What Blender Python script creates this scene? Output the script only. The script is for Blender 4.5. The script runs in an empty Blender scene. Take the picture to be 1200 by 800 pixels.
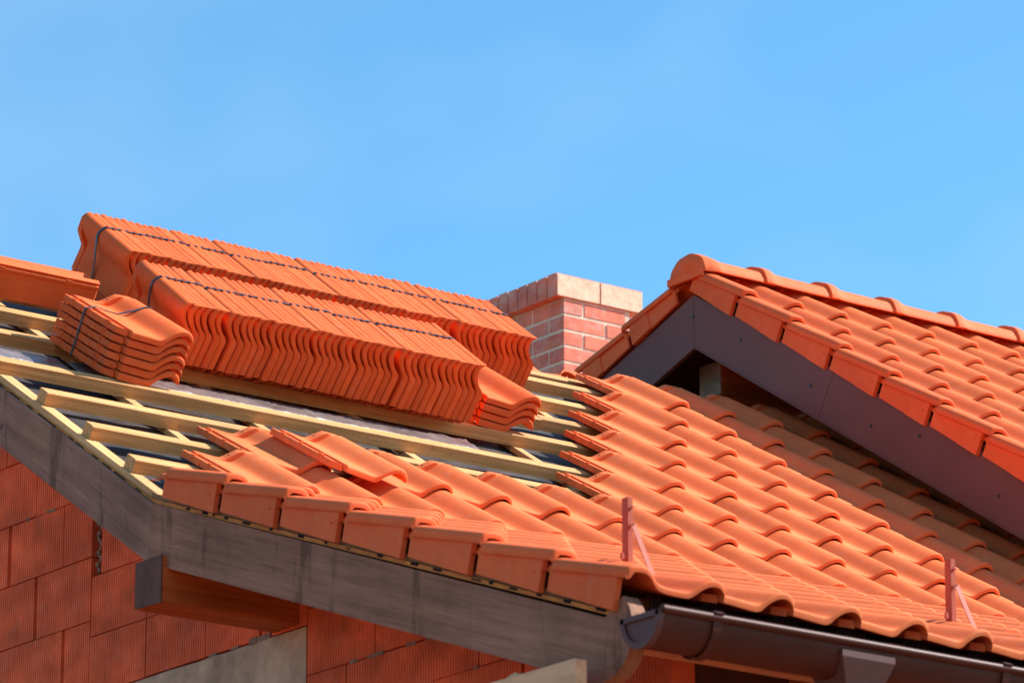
import bpy, bmesh, math, random
from math import sin, cos, tan, radians, pi
from mathutils import Vector, Matrix, noise
random.seed(7)
scene = bpy.context.scene
col = scene.collection

# ------------------------------------------------------------------ measured frame
A1, A2 = radians(31.92), radians(18.95)
EXP, W = .34, .2395
X1 = Vector((1, 0, 0))
D1 = Vector((0, cos(A1), sin(A1))); N1 = Vector((0, -sin(A1), cos(A1)))
D2 = Vector((0, cos(A2), sin(A2))); N2 = Vector((0, -sin(A2), cos(A2)))
S0, V0 = .0203, .0107
TILT = radians(4.2)
LT = .415                      # tile length
WB = -.0635                    # batten top, below the plane of the tile ends
GZ = -5.3
CAM = Vector((-7.4216, -11.5588, -3.6677)); YAW, PITCH, FPX = radians(36.743), radians(16.588), 5465.8

def P1(x, u, w): return X1 * x + D1 * u + N1 * w
def P2(x, u, w): return X1 * x + D2 * u + N2 * w
def meet(w1, w2):
    # y,z where plane n1=w1 crosses plane n2=w2
    a, b, c, d = -sin(A1), cos(A1), -sin(A2), cos(A2)
    det = a * d - b * c
    return Vector((0, (w1 * d - b * w2) / det, (a * w2 - c * w1) / det))

FW = Vector((sin(YAW) * cos(PITCH), cos(YAW) * cos(PITCH), sin(PITCH)))
RT = Vector((cos(YAW), -sin(YAW), 0)); UP = RT.cross(FW)
def pix(p):
    q = p - CAM; z = q.dot(FW)
    return 600 + FPX * q.dot(RT) / z, 400 - FPX * q.dot(UP) / z, z
def inview(p, m=60):
    x, y, z = pix(p); return -m < x < 1200 + m and -m < y < 800 + m

# ------------------------------------------------------------------ helpers
WM = {}
def link(name, mesh, parent=None, world=None):
    o = bpy.data.objects.new(name, mesh); col.objects.link(o)
    world = world or Matrix.Identity(4)
    if parent is not None:
        o.parent = parent; o.matrix_local = WM[parent.name].inverted() @ world
    else:
        o.matrix_local = world
    WM[o.name] = world
    return o
def tag(o, label=None, cat=None, group=None, kind=None):
    if label: o['label'] = label
    if cat: o['category'] = cat
    if group: o['group'] = group
    if kind: o['kind'] = kind
    return o
def empty(name, loc, label, cat, group=None):
    o = bpy.data.objects.new(name, None); col.objects.link(o); o.location = loc; o.empty_display_size = .2
    WM[o.name] = Matrix.Translation(loc)
    return tag(o, label, cat, group)

class MB:
    def __init__(s): s.bm = bmesh.new()
    def face(s, pts, mi=0):
        vs = [s.bm.verts.new(p) for p in pts]
        try: f = s.bm.faces.new(vs); f.material_index = mi; return f
        except ValueError: return None
    def hexa(s, p, mi=0):
        # p: 8 points, 0-3 bottom ring, 4-7 top ring
        v = [s.bm.verts.new(q) for q in p]
        for idx in ((3, 2, 1, 0), (4, 5, 6, 7), (0, 1, 5, 4), (1, 2, 6, 5), (2, 3, 7, 6), (3, 0, 4, 7)):
            s.bm.faces.new([v[i] for i in idx]).material_index = mi
        return v
    def box(s, o, ax, ay, az, mi=0):
        # corner o with three edge vectors
        o = Vector(o)
        s.hexa([o, o + ax, o + ax + ay, o + ay, o + az, o + ax + az, o + ax + ay + az, o + ay + az], mi)
    def aabb(s, x0, x1, y0, y1, z0, z1, mi=0):
        s.box((x0, y0, z0), Vector((x1 - x0, 0, 0)), Vector((0, y1 - y0, 0)), Vector((0, 0, z1 - z0)), mi)
    def prism(s, poly, ext, mi=0, mi_side=None):
        # poly: list of Vectors, extruded by vector ext
        if mi_side is None: mi_side = mi
        a = [s.bm.verts.new(p) for p in poly]; b = [s.bm.verts.new(p + ext) for p in poly]
        n = len(poly)
        s.bm.faces.new(a[::-1]).material_index = mi; s.bm.faces.new(b).material_index = mi
        for i in range(n): s.bm.faces.new([a[i], a[(i + 1) % n], b[(i + 1) % n], b[i]]).material_index = mi_side
    def grid(s, rows, mi=0, close=False):
        vs = [[s.bm.verts.new(p) for p in r] for r in rows]
        for a, b in zip(vs[:-1], vs[1:]):
            for i in range(len(a) - 1 + (1 if close else 0)):
                j = (i + 1) % len(a)
                s.bm.faces.new([a[i], a[j], b[j], b[i]]).material_index = mi
        return vs
    def tube(s, pts, r, n=10, mi=0):
        rings = []
        for i, p in enumerate(pts):
            t = (pts[min(i + 1, len(pts) - 1)] - pts[max(i - 1, 0)]).normalized()
            a = t.orthogonal().normalized(); b = t.cross(a)
            rings.append([p + a * r * cos(2 * pi * k / n) + b * r * sin(2 * pi * k / n) for k in range(n)])
        vs = s.grid(rings, mi, True)
        s.bm.faces.new(vs[0][::-1]).material_index = mi; s.bm.faces.new(vs[-1]).material_index = mi
    def mesh(s, name, mats, smooth=None, bevel=0):
        bm = s.bm
        bmesh.ops.recalc_face_normals(bm, faces=bm.faces)
        if bevel:
            es = [e for e in bm.edges if len(e.link_faces) == 2 and e.calc_face_angle(0) > radians(40)]
            bmesh.ops.bevel(bm, geom=es, offset=bevel, segments=1, affect='EDGES', clamp_overlap=True)
        m = bpy.data.meshes.new(name); bm.to_mesh(m); bm.free()
        for k in (mats if isinstance(mats, (list, tuple)) else [mats]): m.materials.append(k)
        if smooth is not None:
            m.shade_smooth(); m.set_sharp_from_angle(angle=radians(smooth))
        return m
    def build(s, name, mats, parent=None, smooth=None, bevel=0, world=None):
        return link(name, s.mesh(name, mats, smooth, bevel), parent, world)

def ribbon(mb, pts, wdir, width, th, mi=0):
    """closed loop strap through pts, lying outside the loop"""
    n = len(pts); c = sum(pts, Vector()) / n
    rows = []
    for i, p in enumerate(pts):
        t = (pts[(i + 1) % n] - pts[i - 1]).normalized()
        o = t.cross(wdir).normalized()
        if o.dot(p - c) < 0: o = -o
        q = wdir * width / 2
        rows.append([p - q, p + q, p + q + o * th, p - q + o * th])
    rows.append(rows[0])
    mb.grid(rows, mi, True)

# ------------------------------------------------------------------ materials
def mat(name):
    m = bpy.data.materials.new(name); m.use_nodes = True
    nt = m.node_tree; b = nt.nodes['Principled BSDF']
    return m, nt, b
def N(nt, t, **k):
    n = nt.nodes.new(t)
    for a, v in k.items():
        if a.startswith('i_'): n.inputs[a[2:].replace('_', ' ')].default_value = v
        else: setattr(n, a, v)
    return n
def coords(nt, scale=(1, 1, 1), rot=(0, 0, 0), kind='Object'):
    t = N(nt, 'ShaderNodeTexCoord'); m = N(nt, 'ShaderNodeMapping'); m2 = N(nt, 'ShaderNodeMapping')
    m.inputs['Rotation'].default_value = rot; m2.inputs['Scale'].default_value = scale
    nt.links.new(t.outputs[kind], m.inputs['Vector']); nt.links.new(m.outputs[0], m2.inputs['Vector']); return m2.outputs[0]
def noise_(nt, vec, scale, detail=4, rough=.55):
    n = N(nt, 'ShaderNodeTexNoise'); n.inputs['Scale'].default_value = scale; n.inputs['Detail'].default_value = detail
    n.inputs['Roughness'].default_value = rough
    nt.links.new(vec, n.inputs['Vector']); return n.outputs['Fac']
def ramp(nt, fac, stops):
    r = N(nt, 'ShaderNodeValToRGB'); e = r.color_ramp.elements
    while len(e) < len(stops): e.new(.5)
    for k, (p, c) in zip(e, stops): k.position = p; k.color = (*c, 1)
    nt.links.new(fac, r.inputs[0]); return r.outputs[0]
def mix(nt, a, b, fac, mode='MIX'):
    m = N(nt, 'ShaderNodeMix', data_type='RGBA', blend_type=mode)
    for k, v in ((0, fac), (6, a), (7, b)):
        if isinstance(v, (int, float)): m.inputs[k].default_value = v
        elif isinstance(v, tuple): m.inputs[k].default_value = (*v, 1)
        else: nt.links.new(v, m.inputs[k])
    return m.outputs[2]
def bump(nt, b, h, strength, dist):
    n = N(nt, 'ShaderNodeBump'); n.inputs['Strength'].default_value = strength; n.inputs['Distance'].default_value = dist
    nt.links.new(h, n.inputs['Height']); nt.links.new(n.outputs[0], b.inputs['Normal'])

def clay(name, base, rough=.5, var=.12, spec=.4, gritty=.0006, dust=.0):
    m, nt, b = mat(name)
    oi = N(nt, 'ShaderNodeObjectInfo')
    v = coords(nt)
    sh = N(nt, 'ShaderNodeVectorMath', operation='ADD'); sc = N(nt, 'ShaderNodeVectorMath', operation='SCALE')
    cx = N(nt, 'ShaderNodeCombineXYZ'); nt.links.new(oi.outputs['Random'], cx.inputs[0]); nt.links.new(oi.outputs['Random'], cx.inputs[1])
    nt.links.new(cx.outputs[0], sc.inputs[0]); sc.inputs['Scale'].default_value = 37
    nt.links.new(v, sh.inputs[0]); nt.links.new(sc.outputs[0], sh.inputs[1]); vec = sh.outputs[0]
    d = tuple(c * (1 - var) for c in base); l = tuple(min(1, c * (1 + var)) for c in base)
    c1 = ramp(nt, oi.outputs['Random'], [(0, d), (.5, base), (1, l)])
    n1 = noise_(nt, vec, 9, 5)
    c2 = mix(nt, c1, ramp(nt, n1, [(.3, (.93, .91, .90)), (.7, (1.05, 1.06, 1.07))]), 1.0, 'MULTIPLY')
    n2 = noise_(nt, vec, 160, 3)
    c3 = mix(nt, c2, ramp(nt, n2, [(.28, (.84, .80, .78)), (.40, (1, 1, 1)), (.62, (1, 1, 1)), (.75, (1.08, 1.12, 1.15))]), .8, 'MULTIPLY')
    if dust:
        n4 = noise_(nt, vec, 22, 6, .7)
        c3 = mix(nt, c3, (.66, .36, .22), ramp(nt, n4, [(.52, (0, 0, 0)), (.75, (dust, dust, dust))]))
        n5 = noise_(nt, vec, 55, 4, .75)
        c3 = mix(nt, c3, tuple(x * .55 for x in base), ramp(nt, n5, [(.64, (0, 0, 0)), (.72, (.55, .55, .55))]))
    nt.links.new(c3, b.inputs['Base Color'])
    r = N(nt, 'ShaderNodeMapRange'); r.inputs['To Min'].default_value = rough - .07; r.inputs['To Max'].default_value = rough + .1
    nt.links.new(n1, r.inputs[0]); nt.links.new(r.outputs[0], b.inputs['Roughness'])
    b.inputs['Specular IOR Level'].default_value = spec
    n3 = noise_(nt, vec, 420, 3, .7)
    bump(nt, b, n3, .5, gritty)
    return m
def wood(name, light, dark, axis_rot=0, stretch=(1.5, 45, 45), knots=0, rough=.7, spec=.25, stain=None, grime=0, ends=None):
    m, nt, b = mat(name)
    v = coords(nt, stretch, (-axis_rot, 0, 0))
    n = noise_(nt, v, 1.3, 6, .6)
    c = ramp(nt, n, [(.25, dark), (.5, tuple((a + d) / 2 for a, d in zip(light, dark))), (.72, light)])
    vg = coords(nt, tuple(s * (1 if s > 10 else .5) * 1 for s in stretch), (-axis_rot, 0, 0))
    fine = noise_(nt, vg, 7, 5, .7)
    oi = N(nt, 'ShaderNodeObjectInfo')
    c = mix(nt, c, ramp(nt, oi.outputs['Random'], [(0, (.86, .82, .76)), (.5, (1, 1, 1)), (1, (1.06, 1.02, .96))]), 1, 'MULTIPLY')
    c = mix(nt, c, ramp(nt, fine, [(.30, (.62, .58, .54)), (.47, (.95, .95, .95)), (.7, (1.10, 1.10, 1.10))]), .9, 'MULTIPLY')
    vb = coords(nt)
    big = noise_(nt, vb, 2.2, 4)
    c = mix(nt, c, ramp(nt, big, [(.35, (.82, .84, .86)), (.65, (1.1, 1.08, 1.05))]), .8, 'MULTIPLY')
    if knots:
        vo = N(nt, 'ShaderNodeTexVoronoi', feature='F1'); vo.inputs['Scale'].default_value = knots
        nt.links.new(coords(nt, (.45, 1, 1), (-axis_rot, 0, 0)), vo.inputs['Vector'])
        wn = N(nt, 'ShaderNodeMath', operation='MULTIPLY_ADD'); wn.inputs[1].default_value = .12
        nt.links.new(noise_(nt, vb, 14), wn.inputs[0]); nt.links.new(vo.outputs['Distance'], wn.inputs[2])
        k = ramp(nt, wn.outputs[0], [(.075, (1, 1, 1)), (.10, (0, 0, 0))])
        c = mix(nt, c, tuple(x * .45 for x in dark), k)
    if stain:
        # run marks: thin streaks running down the board (world z)
        vs = coords(nt, (6, 6, .9)); s = noise_(nt, vs, 1.6, 6, .68)
        c = mix(nt, c, stain, ramp(nt, s, [(.55, (0, 0, 0)), (.64, (.55, .55, .55))]))
        s3 = noise_(nt, coords(nt, (3, 3, 2.2)), 1.1, 5, .6)
        c = mix(nt, c, ramp(nt, s3, [(.36, (.84, .81, .78)), (.64, (1.1, 1.1, 1.12))]), 1, 'MULTIPLY')
    if grime:
        g = noise_(nt, coords(nt, (1, 1, 1)), 30, 5, .7)
        c = mix(nt, c, (.09, .06, .04), ramp(nt, g, [(.60, (0, 0, 0)), (.72, (grime, grime, grime))]))
    nt.links.new(c, b.inputs['Base Color'])
    b.inputs['Roughness'].default_value = rough; b.inputs['Specular IOR Level'].default_value = spec
    bump(nt, b, fine, .5, .0012)
    return m
def plain(name, colr, rough=.5, metal=0, spec=.5, var=.15, scale=6, bs=.0003, bscale=120, coat=0):
    m, nt, b = mat(name)
    v = coords(nt); n = noise_(nt, v, scale, 5)
    c = ramp(nt, n, [(.3, tuple(x * (1 - var) for x in colr)), (.7, tuple(min(1, x * (1 + var)) for x in colr))])
    nt.links.new(c, b.inputs['Base Color'])
    r = N(nt, 'ShaderNodeMapRange'); r.inputs['To Min'].default_value = max(0, rough - .06); r.inputs['To Max'].default_value = rough + .1
    nt.links.new(n, r.inputs[0]); nt.links.new(r.outputs[0], b.inputs['Roughness'])
    b.inputs['Metallic'].default_value = metal; b.inputs['Specular IOR Level'].default_value = spec
    b.inputs['Coat Weight'].default_value = coat; b.inputs['Coat Roughness'].default_value = .25
    bump(nt, b, noise_(nt, v, bscale, 3, .6), .6, bs)
    return m

TILE = (.80, .168, .048)
M_TILE = clay('orange_clay_tile', TILE, .68, .11, spec=.13, gritty=.0009, dust=.22)
M_STACK = clay('fresh_clay_tile', (.77, .128, .031), .68, .12, spec=.12, gritty=.0009, dust=.22)
M_VERGE = clay('verge_clay_tile', (.79, .142, .040), .68, .08, spec=.13, gritty=.0009, dust=.18)
M_HOLE = plain('tile_hole', (.05, .015, .01), .9)
M_BATT = wood('batten_pine', (.82, .45, .18), (.50, .21, .062), 0, (1.6, 50, 50), knots=5, grime=.45)
M_CB = wood('counter_batten_pine', (.84, .48, .21), (.58, .27, .10), A1, (40, 1.6, 50), knots=6, grime=.8)
M_BARGE1 = wood('stained_board_steep', (.46, .235, .165), (.27, .138, .098), A1, (30, 1.2, 22), knots=4.2, rough=.75, spec=.12, stain=(.055, .028, .019))
M_BARGE2 = wood('stained_board_low', (.42, .20, .13), (.23, .108, .07), A2, (30, 1.2, 22), knots=4.2, rough=.75, spec=.12, stain=(.05, .024, .014))
M_OSB = wood('board_edge_wood', (.80, .30, .06), (.42, .13, .03), A1, (20, 8, 60), grime=.9)
M_BROWN = wood('brown_glazed_timber', (.60, .15, .032), (.34, .07, .016), 0, (1.5, 30, 30), knots=2)
M_BROWN2 = wood('brown_batten', (.42, .18, .07), (.25, .10, .035), A2, (30, 1.5, 30), grime=.6)
M_ENDG = wood('stained_end_grain', (.16, .062, .038), (.07, .030, .02), 0, (8, 8, 4), grime=.4)
M_MEMB = plain('grey_roof_underlay', (.060, .050, .047), .5, spec=.16, var=.5, scale=9, bs=.002, bscale=24)
M_FOIL = plain('clear_wrapping_film', (.20, .155, .145), .28, metal=.15, spec=.9, var=.35, scale=14, bs=.002, bscale=40)
M_STRAP = plain('black_strap', (.045, .045, .055), .35, spec=.6)
M_METAL = plain('brown_painted_sheet', (.145, .066, .053), .46, spec=.16, var=.1, scale=3, bs=.00008, bscale=60, coat=.0)
M_GUTTER = plain('brown_gutter_paint', (.085, .026, .017), .42, spec=.13, var=.12, scale=5, bs=.0001, bscale=60, coat=.0)
M_GUTCAP = plain('gutter_cap_paint', (.12, .052, .046), .5, spec=.2, var=.1)
M_SNOW = plain('brick_red_painted_steel', (.38, .085, .05), .6, spec=.15, var=.08)
M_DARK = plain('dark_brown_soffit', (.07, .028, .018), .8, spec=.2, var=.3)
M_COMB = plain('eave_comb_plastic', (.014, .007, .006), .7, spec=.1)
M_CONC = plain('rough_concrete', (.50, .33, .22), .9, spec=.2, var=.32, scale=10, bs=.004, bscale=60)
M_MORTAR = plain('pale_mortar', (.70, .60, .45), .92, spec=.15, var=.15, scale=30, bs=.002, bscale=120)
M_MORTARD = plain('grey_wall_mortar', (.27, .17, .12), .92, spec=.15, var=.3, scale=30, bs=.002, bscale=120)
M_SCAFF = wood('bare_scaffold_timber', (.85, .52, .30), (.68, .38, .2), 0, (10, 1.5, 10), knots=1.5, grime=.2)

def brickmat(name, base, lime=.55):
    m, nt, b = mat(name); v = coords(nt)
    b.inputs['IOR'].default_value = 1.3
    vo = N(nt, 'ShaderNodeTexNoise'); vo.inputs['Scale'].default_value = 3; nt.links.new(v, vo.inputs['Vector'])
    c = ramp(nt, noise_(nt, v, 12, 4), [(.3, tuple(x * .82 for x in base)), (.7, tuple(x * 1.15 for x in base))])
    c = mix(nt, c, ramp(nt, noise_(nt, coords(nt, (1, 2.6, 4.6)), 1.0, 1), [(.35, (.78, .78, .80)), (.65, (1.18, 1.14, 1.1))]), 1, 'MULTIPLY')
    n2 = noise_(nt, coords(nt, (8, 8, 14)), 1.1, 6, .7)
    c = mix(nt, c, (.62, .45, .38), ramp(nt, n2, [(.48, (0, 0, 0)), (.7, (lime, lime, lime))]))
    nt.links.new(c, b.inputs['Base Color']); b.inputs['Roughness'].default_value = .8; b.inputs['Specular IOR Level'].default_value = .25
    bump(nt, b, noise_(nt, v, 90, 4, .7), .6, .002)
    return m
M_BRICK = brickmat('chimney_brick', (.74, .235, .15), .8)
M_BLOCK = brickmat('hollow_clay_block', (.88, .17, .07), .10)
def capmat():
    m, nt, b = mat('cap_mortar_smear'); v = coords(nt)
    n = noise_(nt, v, 26, 6, .75)
    c = ramp(nt, n, [(.3, (.56, .42, .27)), (.5, (.72, .57, .39)), (.7, (.80, .68, .50))])
    e = noise_(nt, coords(nt, (1, 1, 2)), 7, 5, .7)
    c = mix(nt, c, (.50, .2, .13), ramp(nt, e, [(.62, (0, 0, 0)), (.70, (.8, .8, .8))]))
    nt.links.new(c, b.inputs['Base Color']); b.inputs['Roughness'].default_value = .9
    bump(nt, b, n, .8, .004); return m
M_CAP = capmat()

# ------------------------------------------------------------------ tile meshes
MAIN = [(-.206, -.0345), (-.202, -.0350), (-.18, -.0365), (-.15, -.0390), (-.12, -.0415), (-.102, -.0430), (-.092, -.0432), (-.083, -.0415),
        (-.073, -.0365), (-.060, -.0270), (-.046, -.0165), (-.034, -.009), (-.022, -.0035), (-.010, -.0007), (0, 0), (.009, -.0012),
        (.018, -.0048), (.025, -.010), (.030, -.016), (.0335, -.0235)]
TH = .0155
def head_w(u, w):
    if u < -.107: return w
    if u < -.050: return max(w - .002, -.0435 + (u + .107) / .057 * .0365)
    if u < .012: return -.0055
    return w - .006
def shell(mb, prof, vs, headf=None, th=TH, lip=.006, mi=0):
    """top skin and underside over profile prof; vs: (v, drop, kind)"""
    top, bot = [], []
    for v, drop, kind in vs:
        r, q = [], []
        for u, w in prof:
            ww = headf(u, w) if (kind == 'h' and headf) else w
            r.append(Vector((u, v, ww - drop)))
            q.append(Vector((u, v, -.036 if u < -.04 and len(prof) > 28 else w - th - ((lip if u < -.072 else lip * .35) if v < .022 else 0))))
        top.append(r); bot.append(q)
    a = mb.grid(top, mi); b = mb.grid(bot, mi)
    bm = mb.bm
    def strip(p, q):
        for i in range(len(p) - 1):
            bm.faces.new([p[i], p[i + 1], q[i + 1], q[i]]).material_index = mi
    strip(a[0], b[0]); strip(a[-1], b[-1])
    strip([r[0] for r in a], [r[0] for r in b]); strip([r[-1] for r in a], [r[-1] for r in b])
VS = [(0, .0065, 0), (.0015, .0025, 0), (.005, .0005, 0), (.012, 0, 0), (.0215, 0, 0), (.0222, 0, 0), (.10, 0, 0), (.2, 0, 0), (.3, 0, 0), (.335, 0, 0), (.348, 0, 0), (.366, 0, 0), (.370, .001, 0),
      (.373, .0045, 0), (.379, .0045, 0), (.381, .0, 'h'), (.410, .0, 'h'), (.4135, .0015, 'h'), (.415, .005, 'h')]
def locks(mb, v0=.055, v1=LT):
    # side interlock: low channel with an outer lip, bumps along the lip
    sec = [(-.2065, -.060), (-.2065, -.0465), (-.2115, -.0465), (-.2125, -.0405), (-.2175, -.0405), (-.2185, -.047), (-.2285, -.047), (-.2295, -.0385),
           (-.2385, -.0385), (-.2405, -.041), (-.2405, -.060)]
    def ring(v, cut): return [Vector((max(u, -.2405 + cut), v, w)) for u, w in sec]
    rings = [ring(v0 - .03, .028), ring(v0, .0), ring(v1 - .004, 0), ring(v1, .003)]
    vs = mb.grid(rings, 0, True); mb.bm.faces.new(vs[0][::-1]); mb.bm.faces.new(vs[-1])
    for v in (.105, .118, .236, .345):
        mb.aabb(-.2425, -.2290, v, v + .007, -.052, -.0345)
    for v in (.17, .29):
        mb.aabb(-.2425, -.2380, v, v + .03, -.060, -.044)
def tile_mesh(name, m, lip=.006):
    mb = MB(); shell(mb, MAIN, VS, head_w, lip=lip)
    locks(mb)
    # hanging nibs under the head
    mb.aabb(-.17, -.12, .385, .400, -.0755, -.056)
    # nail hole
    c = Vector((-.080, .398, -.0265)); tl = Vector((.057, 0, .0365)).normalized()
    mb.face([c + tl * (.0042 * cos(k * pi / 4)) + Vector((0, 1, 0)) * (.0042 * sin(k * pi / 4)) + Vector((0, 0, .0006)) for k in range(8)], 1)
    return mb.mesh(name, [m, M_HOLE], smooth=42)
ME_TILE = tile_mesh('roof_tile', M_TILE)
ME_STK = tile_mesh('packed_tile', M_STACK, .0085)
ME_UP = ME_STK.copy(); ME_UP.transform(Matrix.Diagonal((.9, .95, 1, 1)))

ROLL = [(-.0570, -.0345), (-.0600, -.0310), (-.0608, -.0220), (-.0580, -.0115), (-.049, -.0035), (-.035, .001), (-.018, .003), (0, .0025), (.010, -.001), (.019, -.006), (.027, -.0135), (.034, -.0225),
        (.042, -.030), (.054, -.0365), (.075, -.041), (.1, -.043), (.125, -.0435)] + [(u + W, w) for u, w in MAIN[6:]]
def verge_head(u, w):
    if u < .04: return w - .009
    return head_w(u - W, w)
def flap(mb):
    for x0, v0, v1, t in ((-.0500, .165, .354, -.030), (-.0560, .045, .168, -.031)):
        z = lambda v: -.1240 + (v - .045) * .103
        mb.hexa([Vector(q) for q in ((x0, v0, z(v0)), (-.038, v0, z(v0)), (-.038, v1, z(v1)), (x0, v1, z(v1)), (x0, v0, t), (-.038, v0, t), (-.038, v1, t), (x0, v1, t))])
def tuck(bm):
    # the head of the side roll is drawn in so the next tile's roll caps it
    for v in bm.verts:
        if v.co.y > .340 and v.co.x < .045 and v.co.x > -.07:
            if v.co.x < -.036 and v.co.z < -.04: continue
            v.co.x = v.co.x * .74 + .004
            if v.co.z > -.033: v.co.z -= .009
def verge_mesh(mirror=False):
    mb = MB()
    shell(mb, ROLL, VS, verge_head)
    tuck(mb.bm)
    flap(mb)      # side flap, recessed under the roll, its lower end slightly proud
    return mb.mesh('verge_tile', [M_VERGE, M_HOLE], smooth=42)
ME_VERGE = verge_mesh()

def frame(o, ux, vy, wz):
    m = Matrix.Identity(4)
    for i in range(3): m[i][0] = ux[i]; m[i][1] = vy[i]; m[i][2] = wz[i]; m[i][3] = o[i]
    return m
def tilted(D, Nn, a):
    # tile axis lies a below the roof pitch
    return (D * cos(a) - Nn * sin(a)), (Nn * cos(a) + D * sin(a))

# ------------------------------------------------------------------ house under construction
house = empty('unfinished_house', (2.6, 1.2, GZ), 'unfinished red block house with half tiled orange roof, bare battens and grey gable boards', 'house')

def laid(o, D, Nn, j, jit=1.0):
    d, n = tilted(D, Nn, TILT + radians(random.uniform(-.25, .25)) * jit)
    d = (d + X1 * random.uniform(-.004, .004) * jit).normalized(); x = d.cross(n).normalized()
    return frame(o + X1 * (-.033 + random.uniform(-.0015, .0015) * jit) + Nn * (.025 + random.uniform(-.001, .001) * jit), x, d, x.cross(d))
tiles = []
first = {0: 2, 1: 3, 2: 10, 3: 11, 4: 12, 5: 13, 6: 14, 7: 15}
for n in range(8):
    for j in range(first[n], 21):
        if n == 1 and j == 4: continue
        tiles.append((laid(P1(j * W, S0 + n * EXP, 0), D1, N1, j), j, n))
for k in range(1, 8):
    for j in range(2, 19):
        tiles.append((laid(P2(j * W, V0 - k * EXP, 0), D2, N2, j), j, -k))
def score(t):
    p = t[0].translation + X1 * -.1
    x, y, z = pix(p)
    vis = inview(p, 45)
    if t[1] > 17 and t[2] > 2: vis = False
    return (0 if vis else 1, z)
tiles.sort(key=score)
for t, j, n in tiles[:100]:
    link('roof_tile', ME_TILE, house, t)
mb = MB()
for t, j, n in tiles[100:]:
    mb.bm.from_mesh(ME_TILE)
    mb.bm.verts.ensure_lookup_table()
    nv = len(ME_TILE.vertices)
    bmesh.ops.transform(mb.bm, matrix=t, verts=mb.bm.verts[-nv:])
me = bpy.data.meshes.new('roof_tiles'); mb.bm.to_mesh(me); mb.bm.free()
me.materials.append(M_TILE); me.materials.append(M_HOLE); me.shade_smooth(); me.set_sharp_from_angle(angle=radians(42))
tag(link('roof_tiles', me, house), kind='stuff')
for k in range(1, 8):
    t = laid(P2(0, V0 - k * EXP, 0), D2, N2, 0, .6)
    link('verge_tile', ME_VERGE, house, t)
# rear slope tiles just behind the ridge (their heads peep over the top batten)
YR, = [2.83 * cos(A1)]; RIDGE = P1(0, 2.85, WB)
AR = radians(19.2)
DR = Vector((0, -cos(AR), sin(AR))); NR = Vector((0, sin(AR), cos(AR)))
mb = MB()
for j in range(0, 17):
    o = Vector((2.90 + j * W - .05, RIDGE.y, RIDGE.z)) - DR * .43 + NR * .075
    d, n = tilted(DR, NR, TILT); x = -X1
    t = frame(o, x, d, n)
    mb.bm.from_mesh(ME_TILE); mb.bm.verts.ensure_lookup_table()
    bmesh.ops.transform(mb.bm, matrix=t, verts=mb.bm.verts[-len(ME_TILE.vertices):])
me = bpy.data.meshes.new('rear_tiles'); mb.bm.to_mesh(me); mb.bm.free()
me.materials.append(M_TILE); me.materials.append(M_HOLE); me.shade_smooth(); me.set_sharp_from_angle(angle=radians(42))
link('rear_tile_course', me, house)

# battens
BH = .045
def batten(x0, x1, u, w=WB, D=D1, Nn=N1, o0=Vector((0, 0, 0)), wd=.056, mats=None, name='batten', bow=.002):
    mb = MB(); rows = []
    n = max(2, int((x1 - x0) / .12))
    ph = random.uniform(0, 9); ph2 = random.uniform(-.0025, .0025)
    for i in range(n + 1):
        x = x0 + (x1 - x0) * i / n
        du = noise.noise(Vector((x * .8 + ph, u, 0))) * bow * 2 + ph2 * x; dw = min(0, noise.noise(Vector((x * .9 + ph, u, 5))) * bow - .0005)
        rows.append([o0 + X1 * x + D * (u + a + du) + Nn * (w + b + dw) for a, b in ((0, -BH), (0, -.003), (.003, 0), (wd - .003, 0), (wd, -.003), (wd, -BH))])
    vs = mb.grid(rows, 0, True); mb.bm.faces.new(vs[0][::-1]); mb.bm.faces.new(vs[-1])
    return mb.build(name, mats or M_BATT, house)
XE = 5.05
starts = {0: .004, 1: .012, 2: .008, 3: -.012}
BU = .256
US = [.276, .592, .919, 1.237, 1.64, 1.975, 2.315, 2.628]
for n in range(8):
    u = US[n]
    x0 = starts.get(n, random.uniform(-.01, .02)) - .044
    if n in (2, 5): 
        batten(x0, 2.62, u); batten(2.622, XE, u + .004)
    elif n in (1, 4):
        batten(x0, 1.19, u - .002); batten(1.192, XE, u + .002)
    else:
        batten(x0, XE, u)
batten(-.06, XE, 2.80, w=WB - .012)
for k in range(1, 8):
    batten(-.03, 4.8, V0 - k * EXP + BU, w=WB - .002, D=D2, Nn=N2)
# counter battens on the steep slope and their outer edge strip
brk = meet(-.1255, -.1255)
def cbatten(x0, wd, h=.0195, w=-.1087, u0=.03, u1=2.84, m=M_CB):
    mb = MB(); rows = []
    n = 24
    for i in range(n + 1):
        u = u0 + (u1 - u0) * i / n; dx = noise.noise(Vector((x0 * 7, u * 1.3, 1))) * .004
        rows.append([P1(x0 + a + dx, u, w + b) for a, b in ((0, -h), (0, -.002), (.002, 0), (wd - .002, 0), (wd, -.002), (wd, -h))])
    vs = mb.grid(rows, 0, True); mb.bm.faces.new(vs[0][::-1]); mb.bm.faces.new(vs[-1])
    return mb.build('counter_batten', m, house)
cbatten(-.052, .052, h=.0195)
for x in (.43, .94, 1.57, 2.29, 2.83, 3.4, 4.0, 4.6): cbatten(x, .042)
# underlay membrane, sagging between the counter battens
mb = MB(); rows = []
nu, nx = 150, 130
for i in range(nu + 1):
    u = .04 + 2.82 * i / nu; r = []
    for k in range(nx + 1):
        x = -.02 + 5.04 * k / nx
        h = .012 * noise.noise(Vector((x * 1.7, u * 8, 0))) + .010 * (abs(noise.noise(Vector((x * 4 + u * 3, u * 26, 3)))) - .25)
        h -= .006
        r.append(P1(x, u, -.1285 + min(h, .000)))
    rows.append(r)
mb.grid(rows); mb.build('underlay', M_MEMB, house, smooth=60)
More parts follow.
